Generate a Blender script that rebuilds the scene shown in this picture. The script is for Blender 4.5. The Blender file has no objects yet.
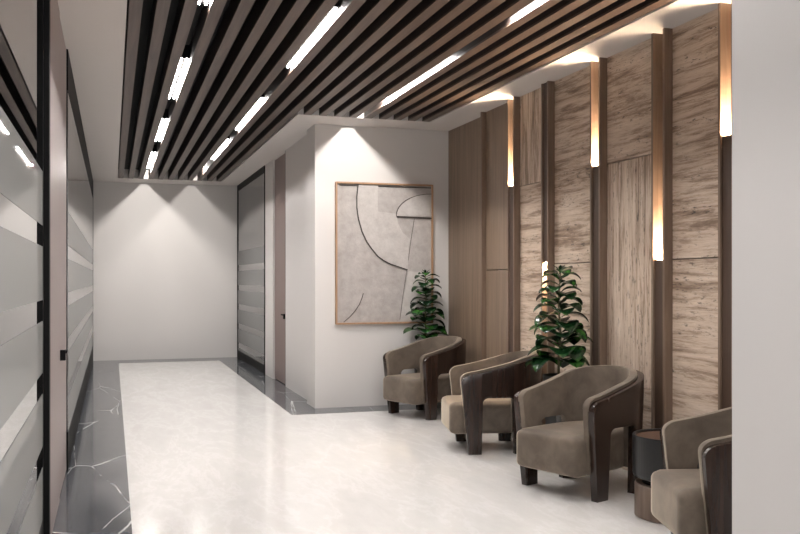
import bpy, bmesh, math, random
from mathutils import Vector, Matrix, noise
random.seed(4)
C = bpy.context.scene.collection
PI = math.pi
S = 1.2                    # all measurements below are in units of 1.2 m
H = 1.25                   # eye height
HC = 2.76                  # ceiling height
TH = math.atan(288/900)

# ------------------------------------------------------------------ camera, world, exposure
cam = bpy.data.cameras.new('camera')
cam.sensor_width = 36; cam.lens = 36*900/800
cam.shift_y = 12.6/800
cam.clip_start = 0.02
co = bpy.data.objects.new('camera', cam); C.objects.link(co)
co.location = (0, 0, H*S); co.rotation_euler = (PI/2, 0, -TH)
bpy.context.scene.camera = co
w = bpy.data.worlds.new('world'); bpy.context.scene.world = w
w.use_nodes = True
w.node_tree.nodes['Background'].inputs[0].default_value = (0.9, 0.93, 1, 1)
w.node_tree.nodes['Background'].inputs[1].default_value = 1.0
vs = bpy.context.scene.view_settings
vs.view_transform = 'Standard'; vs.look = 'None'; vs.gamma = 1; vs.use_curve_mapping = False
vs.exposure = 0.38
LAMP = 165.0                # strength of the ceiling lamps
FILL = 92.0                # added fill light from behind the viewer (W)
WALLLAMP = 1300.0

def area_light(name, loc, rot, sx, sy, power, color):
    l = bpy.data.lights.new(name, 'AREA'); l.shape = 'RECTANGLE'
    l.size = sx*S; l.size_y = sy*S; l.energy = power; l.color = color
    o = bpy.data.objects.new(name, l); C.objects.link(o)
    o.location = [c*S for c in loc]; o.rotation_euler = rot
    return o
# added fill light in front of the made-up window behind the viewer
area_light('fill_light', (0.9, -2.9, 1.45), (PI/2, 0, 0), 2.0, 2.2, FILL, (0.98, 1.0, 0.99))

# ------------------------------------------------------------------ helpers
def dirpx(px):
    t = (px-400)/900
    return math.sin(TH)+math.cos(TH)*t, math.cos(TH)-math.sin(TH)*t
def y_at(px, X):
    a, b = dirpx(px)
    return X*b/a

class MB:
    def __init__(s): s.v = []; s.f = []
    def box(s, x0, x1, y0, y1, z0, z1):
        b = len(s.v)
        for z in (z0, z1):
            s.v += [(x0, y0, z), (x1, y0, z), (x1, y1, z), (x0, y1, z)]
        s.f += [[b+i for i in q] for q in ((3,2,1,0),(4,5,6,7),(0,1,5,4),(1,2,6,5),(2,3,7,6),(3,0,4,7))]
        return s
    def grid(s, rows, close_u=False, close_v=False):
        b = len(s.v); n = len(rows); m = len(rows[0])
        for r in rows: s.v += [tuple(p) for p in r]
        for i in range(n if close_u else n-1):
            for j in range(m if close_v else m-1):
                i2 = (i+1) % n; j2 = (j+1) % m
                s.f.append([b+i*m+j, b+i*m+j2, b+i2*m+j2, b+i2*m+j])
        return s
    def poly(s, pts):
        b = len(s.v); s.v += [tuple(p) for p in pts]; s.f.append(list(range(b, b+len(pts)))); return s
    def prism(s, pts, d):          # pts: 3D outline, d: extrusion vector
        n = len(pts); b = len(s.v); d = Vector(d)
        s.v += [tuple(p) for p in pts] + [tuple(Vector(p)+d) for p in pts]
        s.f.append(list(range(b, b+n))[::-1]); s.f.append(list(range(b+n, b+2*n)))
        for i in range(n):
            j = (i+1) % n; s.f.append([b+i, b+j, b+n+j, b+n+i])
        return s
    def lathe(s, prof, n=48, c=(0,0)):
        rows = []
        for i in range(n):
            a = 2*PI*i/n
            rows.append([(c[0]+r*math.cos(a), c[1]+r*math.sin(a), z) for r, z in prof])
        return s.grid(rows, close_u=True)
    def tube(s, pts, r, n=8, caps=True):
        pts = [Vector(p) for p in pts]; rows = []
        rs = r if isinstance(r, (list, tuple)) else [r]*len(pts)
        for i, p in enumerate(pts):
            t = (pts[min(i+1, len(pts)-1)]-pts[max(i-1, 0)]).normalized()
            a = t.cross(Vector((0,1,0)) if abs(t.y) < .9 else Vector((1,0,0))).normalized(); c = t.cross(a)
            rows.append([p+rs[i]*(a*math.cos(2*PI*k/n)+c*math.sin(2*PI*k/n)) for k in range(n)])
        b = len(s.v); s.grid(rows, close_v=True)
        if caps:
            s.f.append(list(range(b, b+n))); s.f.append(list(range(b+(len(rows)-1)*n, b+len(rows)*n)))
        return s
    def build(s, name, mat, parent=None, bevel=0, seg=2, smooth=False, subsurf=0):
        me = bpy.data.meshes.new(name)
        me.from_pydata([(a*S, b*S, c*S) for a, b, c in s.v], [], s.f)
        bm = bmesh.new(); bm.from_mesh(me)
        bmesh.ops.remove_doubles(bm, verts=bm.verts, dist=1e-5)
        bmesh.ops.recalc_face_normals(bm, faces=bm.faces)
        bm.to_mesh(me); bm.free()
        me.materials.append(mat)
        if smooth:
            for p in me.polygons: p.use_smooth = True
        o = bpy.data.objects.new(name, me); C.objects.link(o)
        if parent: o.parent = parent
        if bevel:
            m = o.modifiers.new('bevel', 'BEVEL'); m.width = bevel*S; m.segments = seg; m.limit_method = 'ANGLE'; m.angle_limit = .6
        if subsurf:
            m = o.modifiers.new('sub', 'SUBSURF'); m.levels = subsurf; m.render_levels = subsurf
        return o
def box(name, mat, x0, x1, y0, y1, z0, z1, parent=None, bevel=0):
    return MB().box(x0, x1, y0, y1, z0, z1).build(name, mat, parent, bevel)
def struct(o): o['kind'] = 'structure'; return o
def tag(o, label, cat, group=None):
    o['label'] = label; o['category'] = cat; o['kind'] = 'thing'
    if group: o['group'] = group
    return o
def thing(name, label, cat, loc=(0,0,0), rz=0, group=None):
    o = bpy.data.objects.new(name, None); C.objects.link(o)
    o.location = [c*S for c in loc]; o.rotation_euler = (0, 0, rz)
    o.empty_display_size = .1
    return tag(o, label, cat, group)
def sempty(name, loc=(0,0,0)):
    o = bpy.data.objects.new(name, None); C.objects.link(o); o.location = [c*S for c in loc]
    return struct(o)
def copy_tree(o, parent=None):
    c = o.copy(); C.objects.link(c)
    if parent: c.parent = parent
    for ch in list(o.children): copy_tree(ch, c)
    return c

# ------------------------------------------------------------------ materials
def srgb(r, g, b):
    f = lambda c: (c/255/12.92) if c/255 <= .04045 else ((c/255+.055)/1.055)**2.4
    return (f(r), f(g), f(b), 1)
class Mat:
    def __init__(s, name, col=(180,180,180), rough=.5, **kw):
        s.m = bpy.data.materials.new(name); s.m.use_nodes = True
        s.t = s.m.node_tree; s.n = s.t.nodes; s.l = s.t.links
        s.p = s.n['Principled BSDF']
        s.p.inputs['Base Color'].default_value = srgb(*col); s.p.inputs['Roughness'].default_value = rough
        for k, v in kw.items(): s.p.inputs[k.replace('_', ' ')].default_value = v
    def coords(s, scale=(1,1,1), rot=(0,0,0)):
        tc = s.n.new('ShaderNodeTexCoord'); mp = s.n.new('ShaderNodeMapping')
        mp.inputs['Scale'].default_value = scale; mp.inputs['Rotation'].default_value = rot
        s.l.new(tc.outputs['Object'], mp.inputs[0]); return mp.outputs[0]
    def noise(s, vec, scale, detail=5, rough=.55, dist=0):
        n = s.n.new('ShaderNodeTexNoise'); n.inputs['Scale'].default_value = scale
        n.inputs['Detail'].default_value = detail; n.inputs['Roughness'].default_value = rough; n.inputs['Distortion'].default_value = dist
        s.l.new(vec, n.inputs['Vector']); return n.outputs['Fac']
    def ramp(s, fac, stops):
        r = s.n.new('ShaderNodeValToRGB'); e = r.color_ramp.elements
        while len(e) < len(stops): e.new(.5)
        for el, (p, c) in zip(e, stops): el.position = p; el.color = srgb(*c) if len(c) == 3 else c
        s.l.new(fac, r.inputs[0]); return r.outputs[0]
    def mix(s, fac, a, b, mode='MIX'):
        m = s.n.new('ShaderNodeMix'); m.data_type = 'RGBA'; m.blend_type = mode
        for sock, v in ((m.inputs[0], fac), (m.inputs[6], a), (m.inputs[7], b)):
            if hasattr(v, 'node'): s.l.new(v, sock)
            else: sock.default_value = v
        return m.outputs[2]
    def base(s, c): s.l.new(c, s.p.inputs['Base Color']); return s
    def bump(s, fac, strength=.1, dist=.01):
        b = s.n.new('ShaderNodeBump'); b.inputs['Strength'].default_value = strength; b.inputs['Distance'].default_value = dist
        s.l.new(fac, b.inputs['Height']); s.l.new(b.outputs[0], s.p.inputs['Normal']); return s
K = lambda v: (v, v, v, 1)

def m_paint(name, col, rough=.6):
    m = Mat(name, col, rough); n = m.noise(m.coords(), 60, 3); m.bump(n, .03, .002); return m.m
wall_paint = m_paint('wall_paint', (205,201,198))
ceil_paint = m_paint('ceiling_paint', (204,198,194))
near_paint = m_paint('near_wall_paint', (200,197,195))
office_paint = m_paint('office_paint', (170,174,172))
lid_m = Mat('recess_black', (10,9,9), .9).m
black_m = Mat('black_metal', (10,9,9), .6, Specular_IOR_Level=.15).m

def m_white_marble():
    m = Mat('white_marble', (222,220,218), .09)
    v = m.coords((1.6, .5, 1), (0, 0, .75))
    a = m.noise(v, 1.5, 10, .68, .35)
    c = m.ramp(a, [(.25, (209,207,204)), (.47, (217,215,212)), (.5, (223,221,219)), (.53, (217,215,212)), (.8, (212,210,207))])
    b = m.noise(v, 6, 8, .7, .6)
    c2 = m.ramp(b, [(.3, K(.95)), (.6, K(1.0))])
    m.base(m.mix(1.0, c, c2, 'MULTIPLY')); return m.m
def m_grey_marble():
    m = Mat('grey_marble', (110,112,116), .1, Specular_IOR_Level=.35)
    v = m.coords((1, 1, 1), (0, 0, .5))
    a = m.noise(v, 2.6, 10, .7, .5)
    c = m.ramp(a, [(.25, (50,53,57)), (.5, (76,79,84)), (.75, (108,110,114))])
    vv = m.coords((1.7, .42, 1), (0, 0, -.35))
    nz = m.n.new('ShaderNodeTexNoise'); nz.inputs['Scale'].default_value = 3; nz.inputs['Detail'].default_value = 4
    m.l.new(vv, nz.inputs['Vector'])
    ad = m.n.new('ShaderNodeVectorMath'); ad.operation = 'MULTIPLY_ADD'; ad.inputs[1].default_value = (.07, .07, .07)
    m.l.new(nz.outputs['Color'], ad.inputs[0]); m.l.new(vv, ad.inputs[2])
    vo = m.n.new('ShaderNodeTexVoronoi'); vo.feature = 'DISTANCE_TO_EDGE'; vo.inputs['Scale'].default_value = 1.15
    m.l.new(ad.outputs[0], vo.inputs['Vector'])
    e1 = m.ramp(vo.outputs['Distance'], [(.002, K(.85)), (.0075, K(0))])
    mask = m.ramp(m.noise(m.coords((1,1,1)), 1.6, 3), [(.44, K(0)), (.56, K(1))])
    vein = m.mix(1.0, e1, mask, 'MULTIPLY')
    m.base(m.mix(vein, c, srgb(215,214,212))); return m.m
def m_wood(name, c1, c2, rough=.45, axis='Z', scale=1.0, bump=.05):
    m = Mat(name, c1, rough)
    sc = {'Z': (22, 22, 1.1), 'Y': (22, 1.1, 22), 'X': (1.1, 22, 22)}[axis]
    v = m.coords([k*scale for k in sc])
    a = m.noise(v, 1.0, 7, .65, .5)
    m.base(m.ramp(a, [(.28, c1), (.72, c2)])); m.bump(a, bump, .003); return m.m
def m_travertine(name, rot, seed):
    m = Mat(name, (180,160,140), .5)
    sc = (1.3, 1.3, 17) if rot == 'H' else (17, 17, 1.1)
    tc = m.n.new('ShaderNodeTexCoord'); mp = m.n.new('ShaderNodeMapping')
    mp.inputs['Location'].default_value = (seed*3.1, seed*7.3, seed*5.7); mp.inputs['Scale'].default_value = sc
    mp.inputs['Rotation'].default_value = (.05, 0, 0)
    m.l.new(tc.outputs['Object'], mp.inputs[0]); v = mp.outputs[0]
    a = m.noise(v, .9, 11, .78, .35)
    c = m.ramp(a, [(.31, (92,72,58)), (.43, (148,126,107)), (.50, (192,172,153)), (.64, (216,200,184))])
    mp2 = m.n.new('ShaderNodeMapping'); mp2.inputs['Scale'].default_value = (9, 9, 36) if rot == 'H' else (36, 36, 9)
    m.l.new(tc.outputs['Object'], mp2.inputs[0])
    pit = m.noise(mp2.outputs[0], 1.3, 5, .7)
    pr0 = m.ramp(pit, [(.36, K(.2)), (.44, K(1))])
    cl = m.ramp(m.noise(v, .55, 3, .5), [(.42, K(0)), (.56, K(1))])
    pr = m.mix(cl, pr0, K(1))
    m.base(m.mix(1.0, c, pr, 'MULTIPLY')); m.bump(pr, .35, .004); return m.m
M = {}
M['white'] = m_white_marble(); M['grey'] = m_grey_marble()
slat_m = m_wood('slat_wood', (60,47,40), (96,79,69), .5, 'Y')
slat_side = m_wood('slat_side_dark', (26,18,15), (44,32,27), .6, 'Y')  # slat sides near black, darker than the undersides
fin_m = m_wood('fin_wood', (100,82,69), (136,116,100), .4)
fin_dark = m_wood('channel_wood', (62,47,38), (84,66,54), .45)
panel_wood = m_wood('panel_wood', (108,90,75), (142,122,104), .45, 'Z', .7)
chair_wood = m_wood('walnut_shell', (26,17,13), (54,38,31), .25, 'Z', .9)
table_wood = m_wood('table_wood', (80,64,54), (122,104,90), .4)
oak = m_wood('oak_frame', (150,116,88), (182,146,114), .45)
table_black = Mat('table_black', (26,27,28), .3).m
disc_m = m_wood('disc_wood', (66,46,36), (90,65,50), .35, 'X')
door_m = Mat('door_mauve', (158,147,145), .5, Metallic=.1, Specular_IOR_Level=.3).m
door2_m = Mat('door_brown', (122,100,94), .35, Metallic=.3).m
soil_m = Mat('soil', (38,28,22), .95).m
pot_m = Mat('pot_black', (24,23,22), .45).m
stem_m = Mat('stem', (98,88,62), .7).m
def m_velvet():
    m = Mat('velvet', (118,104,90), .85)
    v = m.coords(); a = m.noise(v, 5, 4, .6, .4); b = m.noise(v, 90, 3)
    m.base(m.ramp(a, [(.3, (78,69,61)), (.7, (112,100,88))])); m.bump(b, .15, .002)
    m.p.inputs['Sheen Weight'].default_value = .8; m.p.inputs['Sheen Roughness'].default_value = .35
    m.p.inputs['Sheen Tint'].default_value = srgb(225,210,190)
    return m.m
velvet = m_velvet()
def m_leaf():
    m = Mat('rubber_leaf', (30,70,30), .25)
    a = m.noise(m.coords(), 7, 3)
    m.base(m.ramp(a, [(.36, (8,26,14)), (.5, (20,56,25)), (.66, (62,112,44))])); return m.m
leaf_m = m_leaf()
def m_glass(name, film=False, pwr=.4, tone=150, fk=.35):
    m = bpy.data.materials.new(name); m.use_nodes = True; t = m.node_tree; n = t.nodes; l = t.links
    out = n['Material Output']; n.remove(n['Principled BSDF'])
    fr = n.new('ShaderNodeFresnel'); fr.inputs['IOR'].default_value = 3.2
    gl = n.new('ShaderNodeBsdfGlossy'); gl.inputs['Roughness'].default_value = .01; gl.inputs['Color'].default_value = K(.92)
    mx = n.new('ShaderNodeMixShader')
    if film:
        d = n.new('ShaderNodeBsdfDiffuse'); d.inputs[0].default_value = srgb(tone,tone,tone-1)
        mu = n.new('ShaderNodeMath'); mu.operation = 'MULTIPLY'; mu.inputs[1].default_value = fk
        l.new(fr.outputs[0], mu.inputs[0]); l.new(mu.outputs[0], mx.inputs[0]); l.new(d.outputs[0], mx.inputs[1])
    else:
        d = n.new('ShaderNodeBsdfTransparent'); d.inputs[0].default_value = (.80, .84, .82, 1)
        pw = n.new('ShaderNodeMath'); pw.operation = 'POWER'; pw.inputs[1].default_value = pwr
        l.new(fr.outputs[0], pw.inputs[0]); l.new(pw.outputs[0], mx.inputs[0]); l.new(d.outputs[0], mx.inputs[1])
    l.new(gl.outputs[0], mx.inputs[2]); l.new(mx.outputs[0], out.inputs[0]); return m
glass_m = m_glass('clear_glass'); film_m = m_glass('frosted_film', True)
glass3_m = m_glass('clear_glass_dim', False, .6); film3_m = m_glass('frosted_film_grey', True, tone=132, fk=.25)
def m_emit(name, col, s):
    m = bpy.data.materials.new(name); m.use_nodes = True; n = m.node_tree.nodes; n.remove(n['Principled BSDF'])
    e = n.new('ShaderNodeEmission'); e.inputs[0].default_value = srgb(*col); e.inputs[1].default_value = s
    m.node_tree.links.new(e.outputs[0], n['Material Output'].inputs[0]); return m
lamp_m = m_emit('lamp_diffuser', (252,247,244), LAMP)
walllamp_m = m_emit('wall_lamp', (255,226,192), WALLLAMP)

# ------------------------------------------------------------------ the setting
XL, XR, XN, YB, YE, YN = -.28, 1.93, 3.26, -3.0, 14.62, 8.57
F = .06
mb = MB().box(.095, 1.58, YB, 14.08, -F, 0).box(1.58, 3.4, YB, 8.21, -F, 0)
struct(mb.build('floor', M['white']))
mb = MB().box(XL-.06, .095, YB, YE+.1, -F, 0).box(.095, 1.58, 14.08, YE+.1, -F, 0).box(1.58, 3.4, 8.21, 8.6, -F, 0).box(1.58, 2.05, 8.6, YE+.1, -F, 0)
struct(mb.build('floor', M['grey']))
office_floor = Mat('office_carpet', (110,110,112), .9).m
struct(MB().box(-2.4, XL-.06, YB, YE+.1, -F, 0).box(2.05, 3.4, 8.6, YE+.1, -F, 0).build('floor', office_floor))
T = .4
mb = MB()
mb.box(-2.4, .078, YB, YE+.1, HC, HC+T).box(2.915, 3.4, YB, 8.12, HC, HC+T)
mb.box(1.617, 3.4, 8.12, YE+.1, HC, HC+T).box(.078, 1.617, 14.02, YE+.1, HC, HC+T)
struct(mb.build('ceiling', ceil_paint))
struct(box('ceiling', lid_m, .078, 2.915, YB, 14.02, HC+.135, HC+.3))
struct(box('wall_far', wall_paint, -2.4, 3.4, YE, YE+.1, 0, HC))
struct(MB().box(1.875, 2.08, YN, 8.94, 0, HC).box(2.08, 3.4, YN, 8.69, 0, HC).build('wall_end', wall_paint))
struct(MB().box(XR, 2.05, 8.94, 10.42, 0, HC).box(XR, 2.05, 11.29, 11.88, 0, HC).build('wall_corridor_right', wall_paint))
struct(box('wall_right', wall_paint, 3.33, 3.43, YB, YN, 0, HC))
struct(MB().box(1.9, 2.02, YB, y_at(0,0)*0+1.9*dirpx(732)[1]/dirpx(732)[0], 0, HC).build('wall_near_right', near_paint))
struct(box('wall_office_left', office_paint, -2.5, -2.4, YB, YE, 0, HC))
struct(box('wall_office_right', office_paint, 3.4, 3.5, 8.69, YE, 0, HC))
# wall behind the viewer; its window opening is added to bring in light
mb = MB().box(-2.4, -.1, YB-.1, YB, 0, HC).box(1.9, 3.4, YB-.1, YB, 0, HC).box(-.1, 1.9, YB-.1, YB, 2.6, HC).box(-.1, 1.9, YB-.1, YB, 0, .3)
struct(mb.build('wall_back', wall_paint))

def partition(name, X, y0, y1, side, t=.035, gm=None, flm=None, top=.05, bot=.06):
    """glass partition in the plane x = X; side=+1: room on the +x side"""
    e = sempty(name, (X, y0, 0))
    def sh(mb): mb.v = [(a-X, b-y0, c) for a, b, c in mb.v]; return mb
    f = MB(); a, b = (X-.045, X+.006) if side > 0 else (X-.012, X+.045)
    f.box(a, b, y0, y1, 0, bot); f.box(a, b, y0, y1, HC-top, HC)
    f.box(a, b, y1-t, y1, bot, HC-top); f.box(a, X+(-.002 if side > 0 else .002) if side > 0 else b, y0, y0+.012, bot, HC-top)
    sh(f).build('window_frame', black_m, e)
    g = MB().box(X-.006*side if side < 0 else X-.006, X+.006 if side < 0 else X, y0+t*.5, y1-t, bot, HC-top)
    g = MB().box(X-.004, X+.004, y0+t*.5, y1-t, bot, HC-top)
    sh(g).build('glass_pane', gm or glass_m, e)
    fm = MB(); bands = [(1.475, 1.70), (1.165, 1.388), (.862, 1.078), (.555, .775), (.25, .468)]+([(bot, .163)] if bot < .16 else [])
    xs = X+.0045*side
    for z0, z1 in bands: fm.box(min(xs, xs+.0008*side), max(xs, xs+.0008*side), y0+t*.5, y1-t, z0, z1)
    sh(fm).build('frosted_film', flm or film_m, e)
    return e
partition('window_1', XL, YB, 4.06, 1, top=.27, bot=.25)
partition('window_2', XL, 6.28, YE, 1, t=.1, top=.27, bot=.25)
partition('window_3', XR, 11.88, YE-.02, -1, t=.06, gm=glass3_m, flm=film3_m, top=.09, bot=.12)
# unseen window in the back wall, added to let light in
e = sempty('added_window', (.9, YB, 0))
f = MB().box(-1.0, -.95, -.08, -.03, .3, 2.6).box(.95, 1.0, -.08, -.03, .3, 2.6).box(-.95, .95, -.08, -.03, .3, .35).box(-.95, .95, -.08, -.03, 2.55, 2.6).box(-.02, .02, -.08, -.03, .35, 2.55)
f.build('window_frame', black_m, e)
# black post between the near glass and the door
struct(box('trim_1', black_m, XL-.05, XL+.0285, 4.06, 4.13, 0, HC))

def door(name, X, y0, y1, side, hy, hinge_dir, door_m=door_m):
    e = sempty(name, (X, y0, 0)); w_ = y1-y0
    a, b = (-.05, -.004) if side > 0 else (.004, .05)
    box('door_leaf', door_m, a, b, .006, w_-.006, .008, HC-.01, e, .002)
    h = MB().box(min(0, .03*side), max(0, .03*side), hy-y0-.022, hy-y0+.022, .785, .845)
    h.v = [(p[0]+(-.004 if side > 0 else .004), p[1], p[2]) for p in h.v]
    ho = h.build('door_handle', black_m, e, .002)
    lv = MB().box(min(.022*side, .034*side), max(.022*side, .034*side), min(hy-y0, hy-y0+.12*hinge_dir), max(hy-y0, hy-y0+.12*hinge_dir), .825, .842)
    lv.build('lever', black_m, ho, .002)
    return e
struct(box('trim_3', black_m, XL-.05, XL-.012, 5.426, 5.478, 0, HC))
door('door_1', XL, 5.48, 6.27, 1, 5.53, 1)
struct(box('trim_2', door_m, XL-.05, XL-.001, 4.13, 5.425, 0, HC))
door('door_2', XR+.02, 10.44, 11.285, -1, 10.53, 1, door2_m)
struct(MB().box(XR, 2.05, 10.42, 10.438, 0, HC).build('trim_4', black_m))

# ------------------------------------------------------------------ ceiling slats
PITCH = .1434; SW = .07
ordn = ['first','second','third','fourth','fifth','sixth','seventh','eighth','ninth','tenth','eleventh']
for k in range(20):
    x = .09+PITCH*k; long_ = k <= 10
    ye = 14.0 if long_ else 8.1
    o = thing('ceiling_slat', '', 'slat', (x, YB+.05, HC-.004))
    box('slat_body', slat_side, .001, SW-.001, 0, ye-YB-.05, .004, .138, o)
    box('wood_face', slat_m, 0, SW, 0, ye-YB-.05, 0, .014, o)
    if long_: tag(o, 'long dark wood ceiling slat running to the far wall, %s from the left edge' % ordn[k], 'slat', 'long ceiling slats')
    else: tag(o, 'shorter dark wood ceiling slat ending before the picture wall, %s from the stone wall side' % ordn[19-k], 'slat', 'short ceiling slats')
lampY = {
 'A': (.4835, [(-1.6,-.1),(1.1,2.6),(3.65,5.18),(6.46,7.94),(8.95,10.4),(11.35,13.0)]),
 'B': (1.2005, [(-2.2,-.7),(0.0,1.5),(2.45,3.95),(4.99,6.52),(7.66,9.38),(10.05,11.75)]),
 'C': (2.2043, [(-1.5,0.0),(.95,2.45),(3.4,4.9),(5.85,7.33)])}
names = {'A': 'in the row nearest the left glass wall', 'B': 'in the middle row above the corridor', 'C': 'in the row above the armchairs'}
order = {'A': {3: 'third from the far end', 2: 'cut by the top edge', 4: 'second from the far end', 5: 'closest to the far wall'},
         'B': {3: 'the nearest and largest', 4: 'second from the far end', 5: 'closest to the far wall'},
         'C': {2: 'the nearer one', 3: 'the farther one'}}
for r, (x, segs) in lampY.items():
    for i, (a, b) in enumerate(segs):
        lab = 'ceiling lamp %s, %s' % (names[r], order[r].get(i, ''))
        if i not in order[r]: lab = 'linear ceiling lamp %s, out of view' % names[r]
        t = thing('linear_lamp', lab, 'lamp', (x, (a+b)/2, HC+.035), 0, 'linear lamps between the ceiling slats')
        L = (b-a)/2
        box('housing', black_m, -.034, .034, -L, L, .008, .098, t)
        for u0, u1 in ([(-.024, -.014), (.014, .024)] if r != 'C' else [(-.012, .012)]):
            box('diffuser', lamp_m, u0, u1, -L+.02, -.012, 0, .008, t)
            box('diffuser', lamp_m, u0, u1, .012, L-.02, 0, .008, t)

def lamp_end(name, x, y, p):          # the bright end of the last lamp in a row, facing the wall from inside the slot
    l = bpy.data.lights.new(name, 'POINT'); l.energy = p; l.color = (1, .95, .9); l.shadow_soft_size = .007
    o = bpy.data.objects.new(name, l); C.objects.link(o); o.location = (x*S, y*S, (HC+.034)*S)
lamp_end('lamp_end_light', 2.2043, 7.40, 92)
lamp_end('lamp_end_light', .4835, 13.08, 88)
lamp_end('lamp_end_light', 1.2005, 13.0, 56)

# ------------------------------------------------------------------ the panelled right wall
XT, XP, FT = 3.155, 3.21, .02
P = [y_at(p, XT) for p in (720.2, 653, 591.2, 542.2, 508)]
Q = [P[0]-.11] + [y_at(p, XT) for p in (664.5, 599.9, 548, 514)]
side_lab = ['beside the near right wall', 'fourth from the picture wall, lamp at mid height', 'third from the picture wall, lit high up', 'second from the picture wall, lamp behind the plant', 'nearest the picture wall']
lampz = [2.03, 1.37, 2.03, 1.385, 2.03]
for i in range(5):
    t = thing('light_pilaster', 'brown wood pilaster with recessed lit channel, '+side_lab[i], 'pilaster', (XT, Q[i], 0), 0, 'lit wood pilasters on the right wall')
    d = P[i]-Q[i]
    box('fin', fin_m, 0, 3.329-XT, 0, FT, 0, HC, t, .0015)
    box('fin', fin_m, 0, 3.329-XT, d, d+FT, 0, HC, t, .0015)
    box('back_panel', fin_m, .125, 3.329-XT, FT, d, 0, HC, t)
    z = lampz[i]; down = (i == 3)
    if not down: box('cover_panel', fin_dark, .012, .03, FT, d, 0, z, t)
    else: box('cover_panel', fin_dark, .012, .03, FT, d, z, HC, t)
    if not down:
        box('wall_lamp', walllamp_m, .034, .110, FT+.004, d-.004, z-.04, z-.015, t)
    else:
        box('wall_lamp', walllamp_m, .034, .110, FT+.004, d-.004, z+.015, z+.04, t)
# travertine panels with their joints
tr = [m_travertine('travertine_flat_vein', 'H', 1), m_travertine('travertine_upright_vein', 'V', 2), m_travertine('travertine_flat_vein_b', 'H', 3)]
def panels(y0, y1, joints, mats, labs, grp='travertine slabs on the right wall', nm='travertine_slab', cat='stone slab'):
    zs = [0]+joints+[HC]
    for j in range(len(zs)-1):
        g = .003
        o = MB().box(XP, 3.329, y0+.001, y1-.001, zs[j]+(g if j else 0), zs[j+1]-(g if j < len(zs)-2 else 0)).build(nm, mats[j], None, .0012)
        tag(o, labs[j], cat, grp)
panels(3.0, Q[0], [1.37], [tr[0], tr[0]], ['lower travertine slab hidden behind the near right wall', 'upper travertine slab hidden behind the near right wall'])
panels(P[0]+FT, Q[1], [1.372], [tr[0], tr[2]], ['lower flat-veined travertine slab above the nearest armchair', 'upper flat-veined travertine slab next to the near right wall'])
panels(P[1]+FT, Q[2], [.56, 2.035], [tr[0], tr[1], tr[2]], ['low travertine slab behind the third armchair', 'tall upright-veined travertine slab between joints at top and bottom', 'upper flat-veined travertine slab over the tall upright-veined slab'])
panels(P[2]+FT, Q[3], [1.37], [tr[2], tr[0]], ['lower travertine slab directly behind the nearer plant', 'upper travertine slab above the nearer plant'])
panels(P[3]+FT, Q[4], [.56, 2.02], [tr[0], tr[2], tr[1]], ['lowest travertine slab behind the second armchair', 'middle travertine slab of the column nearest the wood panels', 'top upright-veined travertine slab of the column nearest the wood panels'])
yf = y_at(481.5, XT+.01)
panels(P[4]+FT, yf, [1.335], [panel_wood]*2, ['lower brown wood panel between slim fin and last lit pilaster', 'upper brown wood panel between slim fin and last lit pilaster'], 'wood panels on the right wall', 'wood_panel', 'wood panel')
o = MB().box(3.26, 3.329, yf+.025, YN, 0, HC).build('wood_panel', panel_wood); tag(o, 'full-height plain brown wood panel in the corner by the picture wall', 'wood panel', 'wood panels on the right wall')
o = box('wall_fin', fin_m, XT+.01, 3.329, yf, yf+.025, 0, HC, None, .0015); tag(o, 'single slim brown wood fin standing between the wood panels', 'fin')

# ------------------------------------------------------------------ armchairs
def plan(s):
    """s in [-1,1] along the U: returns (x, y, nx, ny) of the outer curve, front = -y"""
    a, yf_, yb = .312, -.355, .305; L1 = .355; L2 = PI/2*.30
    tot = L1+L2; d = (1-abs(s))*tot; sg = 1 if s > 0 else -1
    if d < L1:
        return sg*a, yf_+d, sg*1.0, 0.0
    an = (d-L1)/L2*PI/2
    x, y = a*math.cos(an), yb*math.sin(an)
    n = Vector((math.cos(an)/a, math.sin(an)/yb)).normalized()
    return sg*x, y, sg*n.x, n.y
def rim(y):
    t = min(1, max(0, (y+.355)/.66)); return .57+.137*(t*t*(3-2*t)*.45+t*.55)
def sm(a, b, x):
    t = min(1, max(0, (x-a)/(b-a))); return t*t*(3-2*t)
SS = []
i = 0.0
while i < .9999:
    SS.append(i); i += .0035 if i > .93 else .0125
SS.append(1.0); SS = [-q for q in SS[:0:-1]]+SS
def shell(o_out, o_in, zlow, dz):
    """closed wall following the U between two offsets"""
    rows = []
    NR = 10
    for s in SS:
        x, y, nx, ny = plan(s); zt = rim(y)+dz
        fr = 1-sm(-.355, -.18, y)
        rr = .06; dd = y+.355               # rounded top of the arm's front end
        if dd < rr: zt -= (rr-math.sqrt(max(0, rr*rr-(rr-dd)**2)))*.8
        z0 = zlow(s, x, y); row = []
        def pt(off, z):
            tp = 1-.07*(1-min(z, .6)/.6)
            yy = y+.055*fr*(1-min(1, z/.55))
            return ((x-nx*off)*tp, (yy-ny*off)*tp if y > 0 else yy-ny*off, z)
        for k in range(NR+1): row.append(pt(o_out, z0+(zt-z0)*k/NR))
        for k in range(NR, -1, -1): row.append(pt(o_in, z0+(zt-z0)*k/NR))
        rows.append(row)
    mb = MB(); b = 0
    mb.grid(rows, close_v=True)
    m = len(rows[0]); n = len(rows)
    for base in (0, (n-1)*m):
        for k in range(NR):
            mb.f.append([base+k, base+k+1, base+m-2-k, base+m-1-k])
    return mb
def lowwood(s, x, y):
    if y < -.205: return 0.0
    if y < .04:
        u = min(y+.205, .04-y); r = .05
        return .405-(0 if u > r else (r-math.sqrt(max(0, r*r-(r-u)**2)))) if u > .004 else .0
    if y < .15: return 0.0
    return .13*sm(.15, .165, y)
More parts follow.
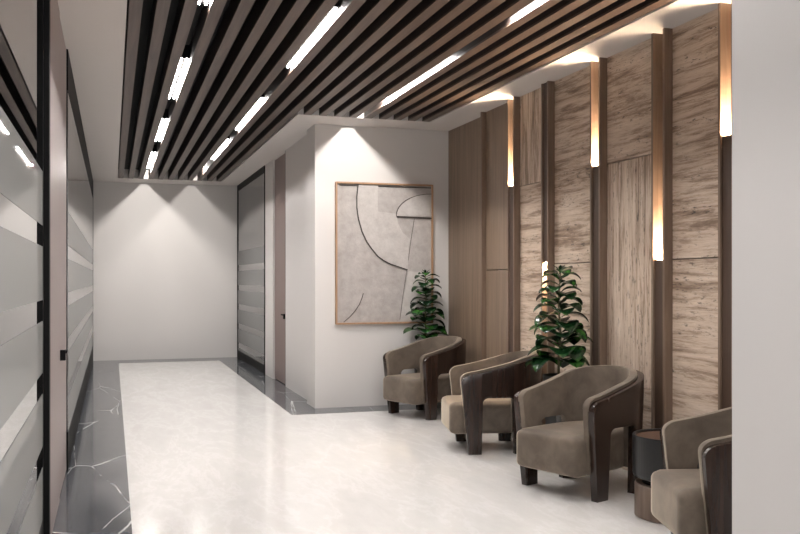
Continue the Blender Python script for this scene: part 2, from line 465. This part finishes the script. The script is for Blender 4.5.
def lowlin(s, x, y):
    if y < -.205: return .15
    if y < .04:
        u = min(y+.205, .04-y); r = .05
        return .405-(0 if u > r else (r-math.sqrt(max(0, r*r-(r-u)**2)))) if u > .004 else .15
    return .15
def rounded_box(x0, x1, y0, y1, z0, z1, r, dome=0, n=14, taper=0, back_round=0):
    mb = MB(); pts = {}
    bm = bmesh.new()
    bmesh.ops.create_cube(bm, size=2)
    bmesh.ops.subdivide_edges(bm, edges=bm.edges, cuts=n, use_grid_fill=True)
    hx, hy, hz = (x1-x0)/2, (y1-y0)/2, (z1-z0)/2
    idx = {}
    for v in bm.verts:
        p = Vector((v.co.x*hx, v.co.y*hy, v.co.z*hz))
        c = Vector((max(-hx+r, min(hx-r, p.x)), max(-hy+r, min(hy-r, p.y)), max(-hz+r, min(hz-r, p.z))))
        d = p-c
        if d.length > 1e-6: p = c+d.normalized()*min(r, max(abs(d.x), abs(d.y), abs(d.z)))
        if dome and p.z > 0: p.z += dome*(1-(p.x/hx)**2)*(1-(p.y/hy)**2)
        if back_round and p.y > 0: p.x *= 1-back_round*(p.y/hy)**2
        idx[v.index] = len(mb.v)
        mb.v.append((p.x+(x0+x1)/2, p.y+(y0+y1)/2, p.z+(z0+z1)/2))
    bm.verts.index_update()
    for f in bm.faces: mb.f.append([v.index for v in f.verts])
    bm.free(); return mb
def make_chair(label):
    t = thing('armchair', label, 'armchair', (0,0,0), 0, 'brown velvet tub armchairs')
    shell(0, .048, lowwood, -.010).build('wood_shell', chair_wood, t, .004, 2, True)
    shell(.040, .082, lowlin, 0.006).build('upholstered_back', velvet, t, .014, 3, True)
    rounded_box(-.236, .236, -.425, .205, .135, .362, .04, .018, 14, 0, .33).build('seat', velvet, t, 0, 2, True)
    for o in t.children:
        if o.name.startswith(('wood', 'uph')):
            try: o.modifiers['bevel'].angle_limit = .9
            except Exception: pass
    return t
def face(psi): return -(math.radians(psi))        # chair front (-y) turned psi degrees towards -x
c0 = make_chair('brown velvet tub armchair farthest away, below the framed picture')
spots = [((2.85, 7.90), 69, 'brown velvet tub armchair farthest away, below the framed picture'),
         ((2.775, 6.18), 102, 'second armchair from the picture wall, seen side-on with dark wood leg'),
         ((2.765, 4.84), 69, 'velvet armchair turned towards the viewer, between nearer plant and round side table'),
         ((2.745, 3.33), 107, 'nearest velvet armchair, partly cut off by the near right wall')]
for n_, ((x, y), psi, lab) in enumerate(spots):
    o = c0 if n_ == 0 else copy_tree(c0)
    o.location = (x*S, y*S, 0); o.rotation_euler = (0, 0, face(psi)); o['label'] = lab

# ------------------------------------------------------------------ side table
t = thing('side_table', 'round drum side table with black upper band between two armchairs', 'side table', (2.815, 4.09, 0))
MB().lathe([(0, 0), (.178, 0), (.19, .006), (.19, .172), (.186, .178), (0, .178)], 64).build('base', table_wood, t, 0, 2, False)
MB().lathe([(0, .172), (.15, .172), (.15, .212), (0, .212)], 48).build('neck', black_m, t)
MB().lathe([(0, .208), (.185, .208), (.197, .216), (.2, .23), (.2, .425), (.198, .432), (.188, .432), (.185, .428), (.185, .412), (0, .412)], 64).build('drum', table_black, t, 0, 2, False)
MB().lathe([(0, .411), (.184, .411), (.184, .42), (0, .42)], 48).build('table_top', disc_m, t)

# ------------------------------------------------------------------ plants
def leaf(mb, base, az, el, L, W, droop):
    d = Vector((math.cos(az)*math.cos(el), math.sin(az)*math.cos(el), math.sin(el)))
    side = Vector((-math.sin(az), math.cos(az), 0))
    n = 9; rows = []; p = Vector(base); ang = el; st = L/n
    pet = .18
    for i in range(n+1):
        u = i/n
        wv = W*.5*math.sin(PI*min(1, max(0, (u-pet)/(1-pet)))**.8)**.75 if u > pet else .004
        if u > .97: wv = .001
        dd = Vector((math.cos(az)*math.cos(ang), math.sin(az)*math.cos(ang), math.sin(ang)))
        up = side.cross(dd)*-1
        row = []
        for q in (-1, -.6, -.2, 0, .2, .6, 1):
            row.append(p+side*(wv*q)+up*(abs(q)*wv*.22)+up*(.002*math.sin(u*14)*abs(q)))
        rows.append(row)
        p = p+dd*st; ang -= droop/n*(1+.6*u)
    mb.grid(rows)
def make_plant(label, ymax=9, ymin=-9, seed=9):
    t = thing('rubber_plant', label, 'plant', (0,0,0), 0, 'potted rubber plants')
    MB().lathe([(0, 0), (.075, 0), (.082, .008), (.112, .56), (.115, .6), (.108, .6), (.1, .565), (0, .565)], 40).build('pot', pot_m, t, 0, 2, True)
    MB().lathe([(0, .572), (.1, .572), (.1, .563), (0, .563)], 24).build('soil', soil_m, t)
    sp = [(.006*math.sin(k*1.1), .006*math.cos(k*.9), .56+k*.075) for k in range(11)]
    MB().tube(sp, [.010-.0006*k for k in range(11)], 8).build('stem', stem_m, t, 0, 2, True)
    mb = MB(); rnd = random.Random(seed); N = 50
    for k in range(N):
        u = k/(N-1); z = .66+.64*u
        az = k*2.4+rnd.uniform(-.2, .2)
        L = (.27-.125*u)*rnd.uniform(.88, 1.08); W = (.21-.115*u)*rnd.uniform(.9, 1.1)
        if math.sin(az)*L > ymax: L = ymax/math.sin(az)
        if math.sin(az)*L < ymin: L = ymin/math.sin(az)
        el = rnd.uniform(.25, .6)+.25*u; 
        leaf(mb, (0, 0, z), az, el, L, W, rnd.uniform(.9, 1.5))
    for k in range(3): leaf(mb, (0, 0, 1.3), k*2.1, 1.1, .07, .022, .6)
    o = mb.build('foliage', leaf_m, t, 0, 2, True)
    m = o.modifiers.new('solid', 'SOLIDIFY'); m.thickness = .0015
    return t
p0 = make_plant('leafy potted rubber plant in the corner beside the framed picture', .075, -.14)
p0.location = (2.95*S, 8.385*S, 0)
p1 = make_plant('', seed=5); p1.location = (2.91*S, 5.52*S, 0); p1.rotation_euler = (0, 0, 2.3)
p1['label'] = 'leafy potted rubber plant between two armchairs, in front of the travertine'

# ------------------------------------------------------------------ the picture
X0, X1, Z0, Z1 = 2.075, 3.083, .812, 2.205
t = thing('framed_picture', 'large abstract relief picture in thin oak frame on the end wall', 'picture', (X0, YN, Z0))
W_, H_ = X1-X0, Z1-Z0; fw = .016
fr = MB().box(0, fw, -.04, 0, 0, H_).box(W_-fw, W_, -.04, 0, 0, H_).box(fw, W_-fw, -.04, 0, 0, fw).box(fw, W_-fw, -.04, 0, H_-fw, H_)
fr.build('frame', oak, t, .0015)
def m_plaster(name, c1, c2):
    m = Mat(name, c1, .8); v = m.coords((1,1,1)); a = m.noise(v, 9, 8, .7); b = m.noise(v, 55, 4, .6)
    m.base(m.ramp(a, [(.3, c1), (.7, c2)])); m.bump(b, .5, .004); return m.m
pl1 = m_plaster('plaster', (158,151,147), (184,178,174)); pl2 = m_plaster('plaster_pale', (172,166,162), (196,191,187))
cm = MB().box(fw, W_-fw, -.012, -.002, fw, H_-fw); cm.build('canvas', pl1, t)
def uv(x, y, d=-.012): return (((x-50)/300)*W_, d, ((487-y)/447)*H_)
line_m = Mat('relief_and_shadow_line', (62,56,52), .6).m
def slab(pts, h, mat=pl2, nm='relief_piece'):
    MB().prism([uv(x, y, -.011) for x, y in pts], (0, -h, 0)).build(nm, mat, t, .001)
def arc(cx, cy, rx, ry, a0, a1, n=20): return [(cx+rx*math.cos(math.radians(a0+(a1-a0)*k/n)), cy+ry*math.sin(math.radians(a0+(a1-a0)*k/n))) for k in range(n+1)]
curve = [(118,47),(114,85),(114,120),(119,155),(130,195),(144,226),(160,250),(178,272),(195,285),(215,296),(235,303),(270,315)]
slab([(178,47)]+[(178,130),(236,136),(240,165),(255,195),(278,216),(270,315)]+curve[::-1][1:], .008)
slab(arc(345, 143, 110, 73, 180, 270)+[(345,143)], .012)
slab([(272,320),(345,325),(345,480),(246,480)], .005)
def line(pts, w_=.0045, d=.012):
    P3 = [Vector(uv(x, y, -.014)) for x, y in pts]
    rows = []
    for i, p in enumerate(P3):
        tn = (P3[min(i+1, len(P3)-1)]-P3[max(0, i-1)]).normalized(); nn = Vector((-tn.z, 0, tn.x))
        rows.append([p+nn*w_, p+nn*w_+Vector((0,-d,0)), p-nn*w_+Vector((0,-d,0)), p-nn*w_])
    return MB().grid(rows, close_v=True).build('relief_and_shadow_line', line_m, t)
line(curve, .0045, .014)
line([(235,145),(345,149)], .005, .016)
line(arc(345, 143, 110, 73, 180, 270), .0025, .014)
line([(292,150),(280,230),(268,320),(256,400),(247,475)], .0014, .004)

line([(75,480),(92,465),(108,447),(122,425),(130,405),(134,390)], .0028, .008)
line([(62,50),(117,50)], .004, .010); line([(180,50),(345,50)], .004, .010)  # dark strips standing in for the shadow along the picture's top edge
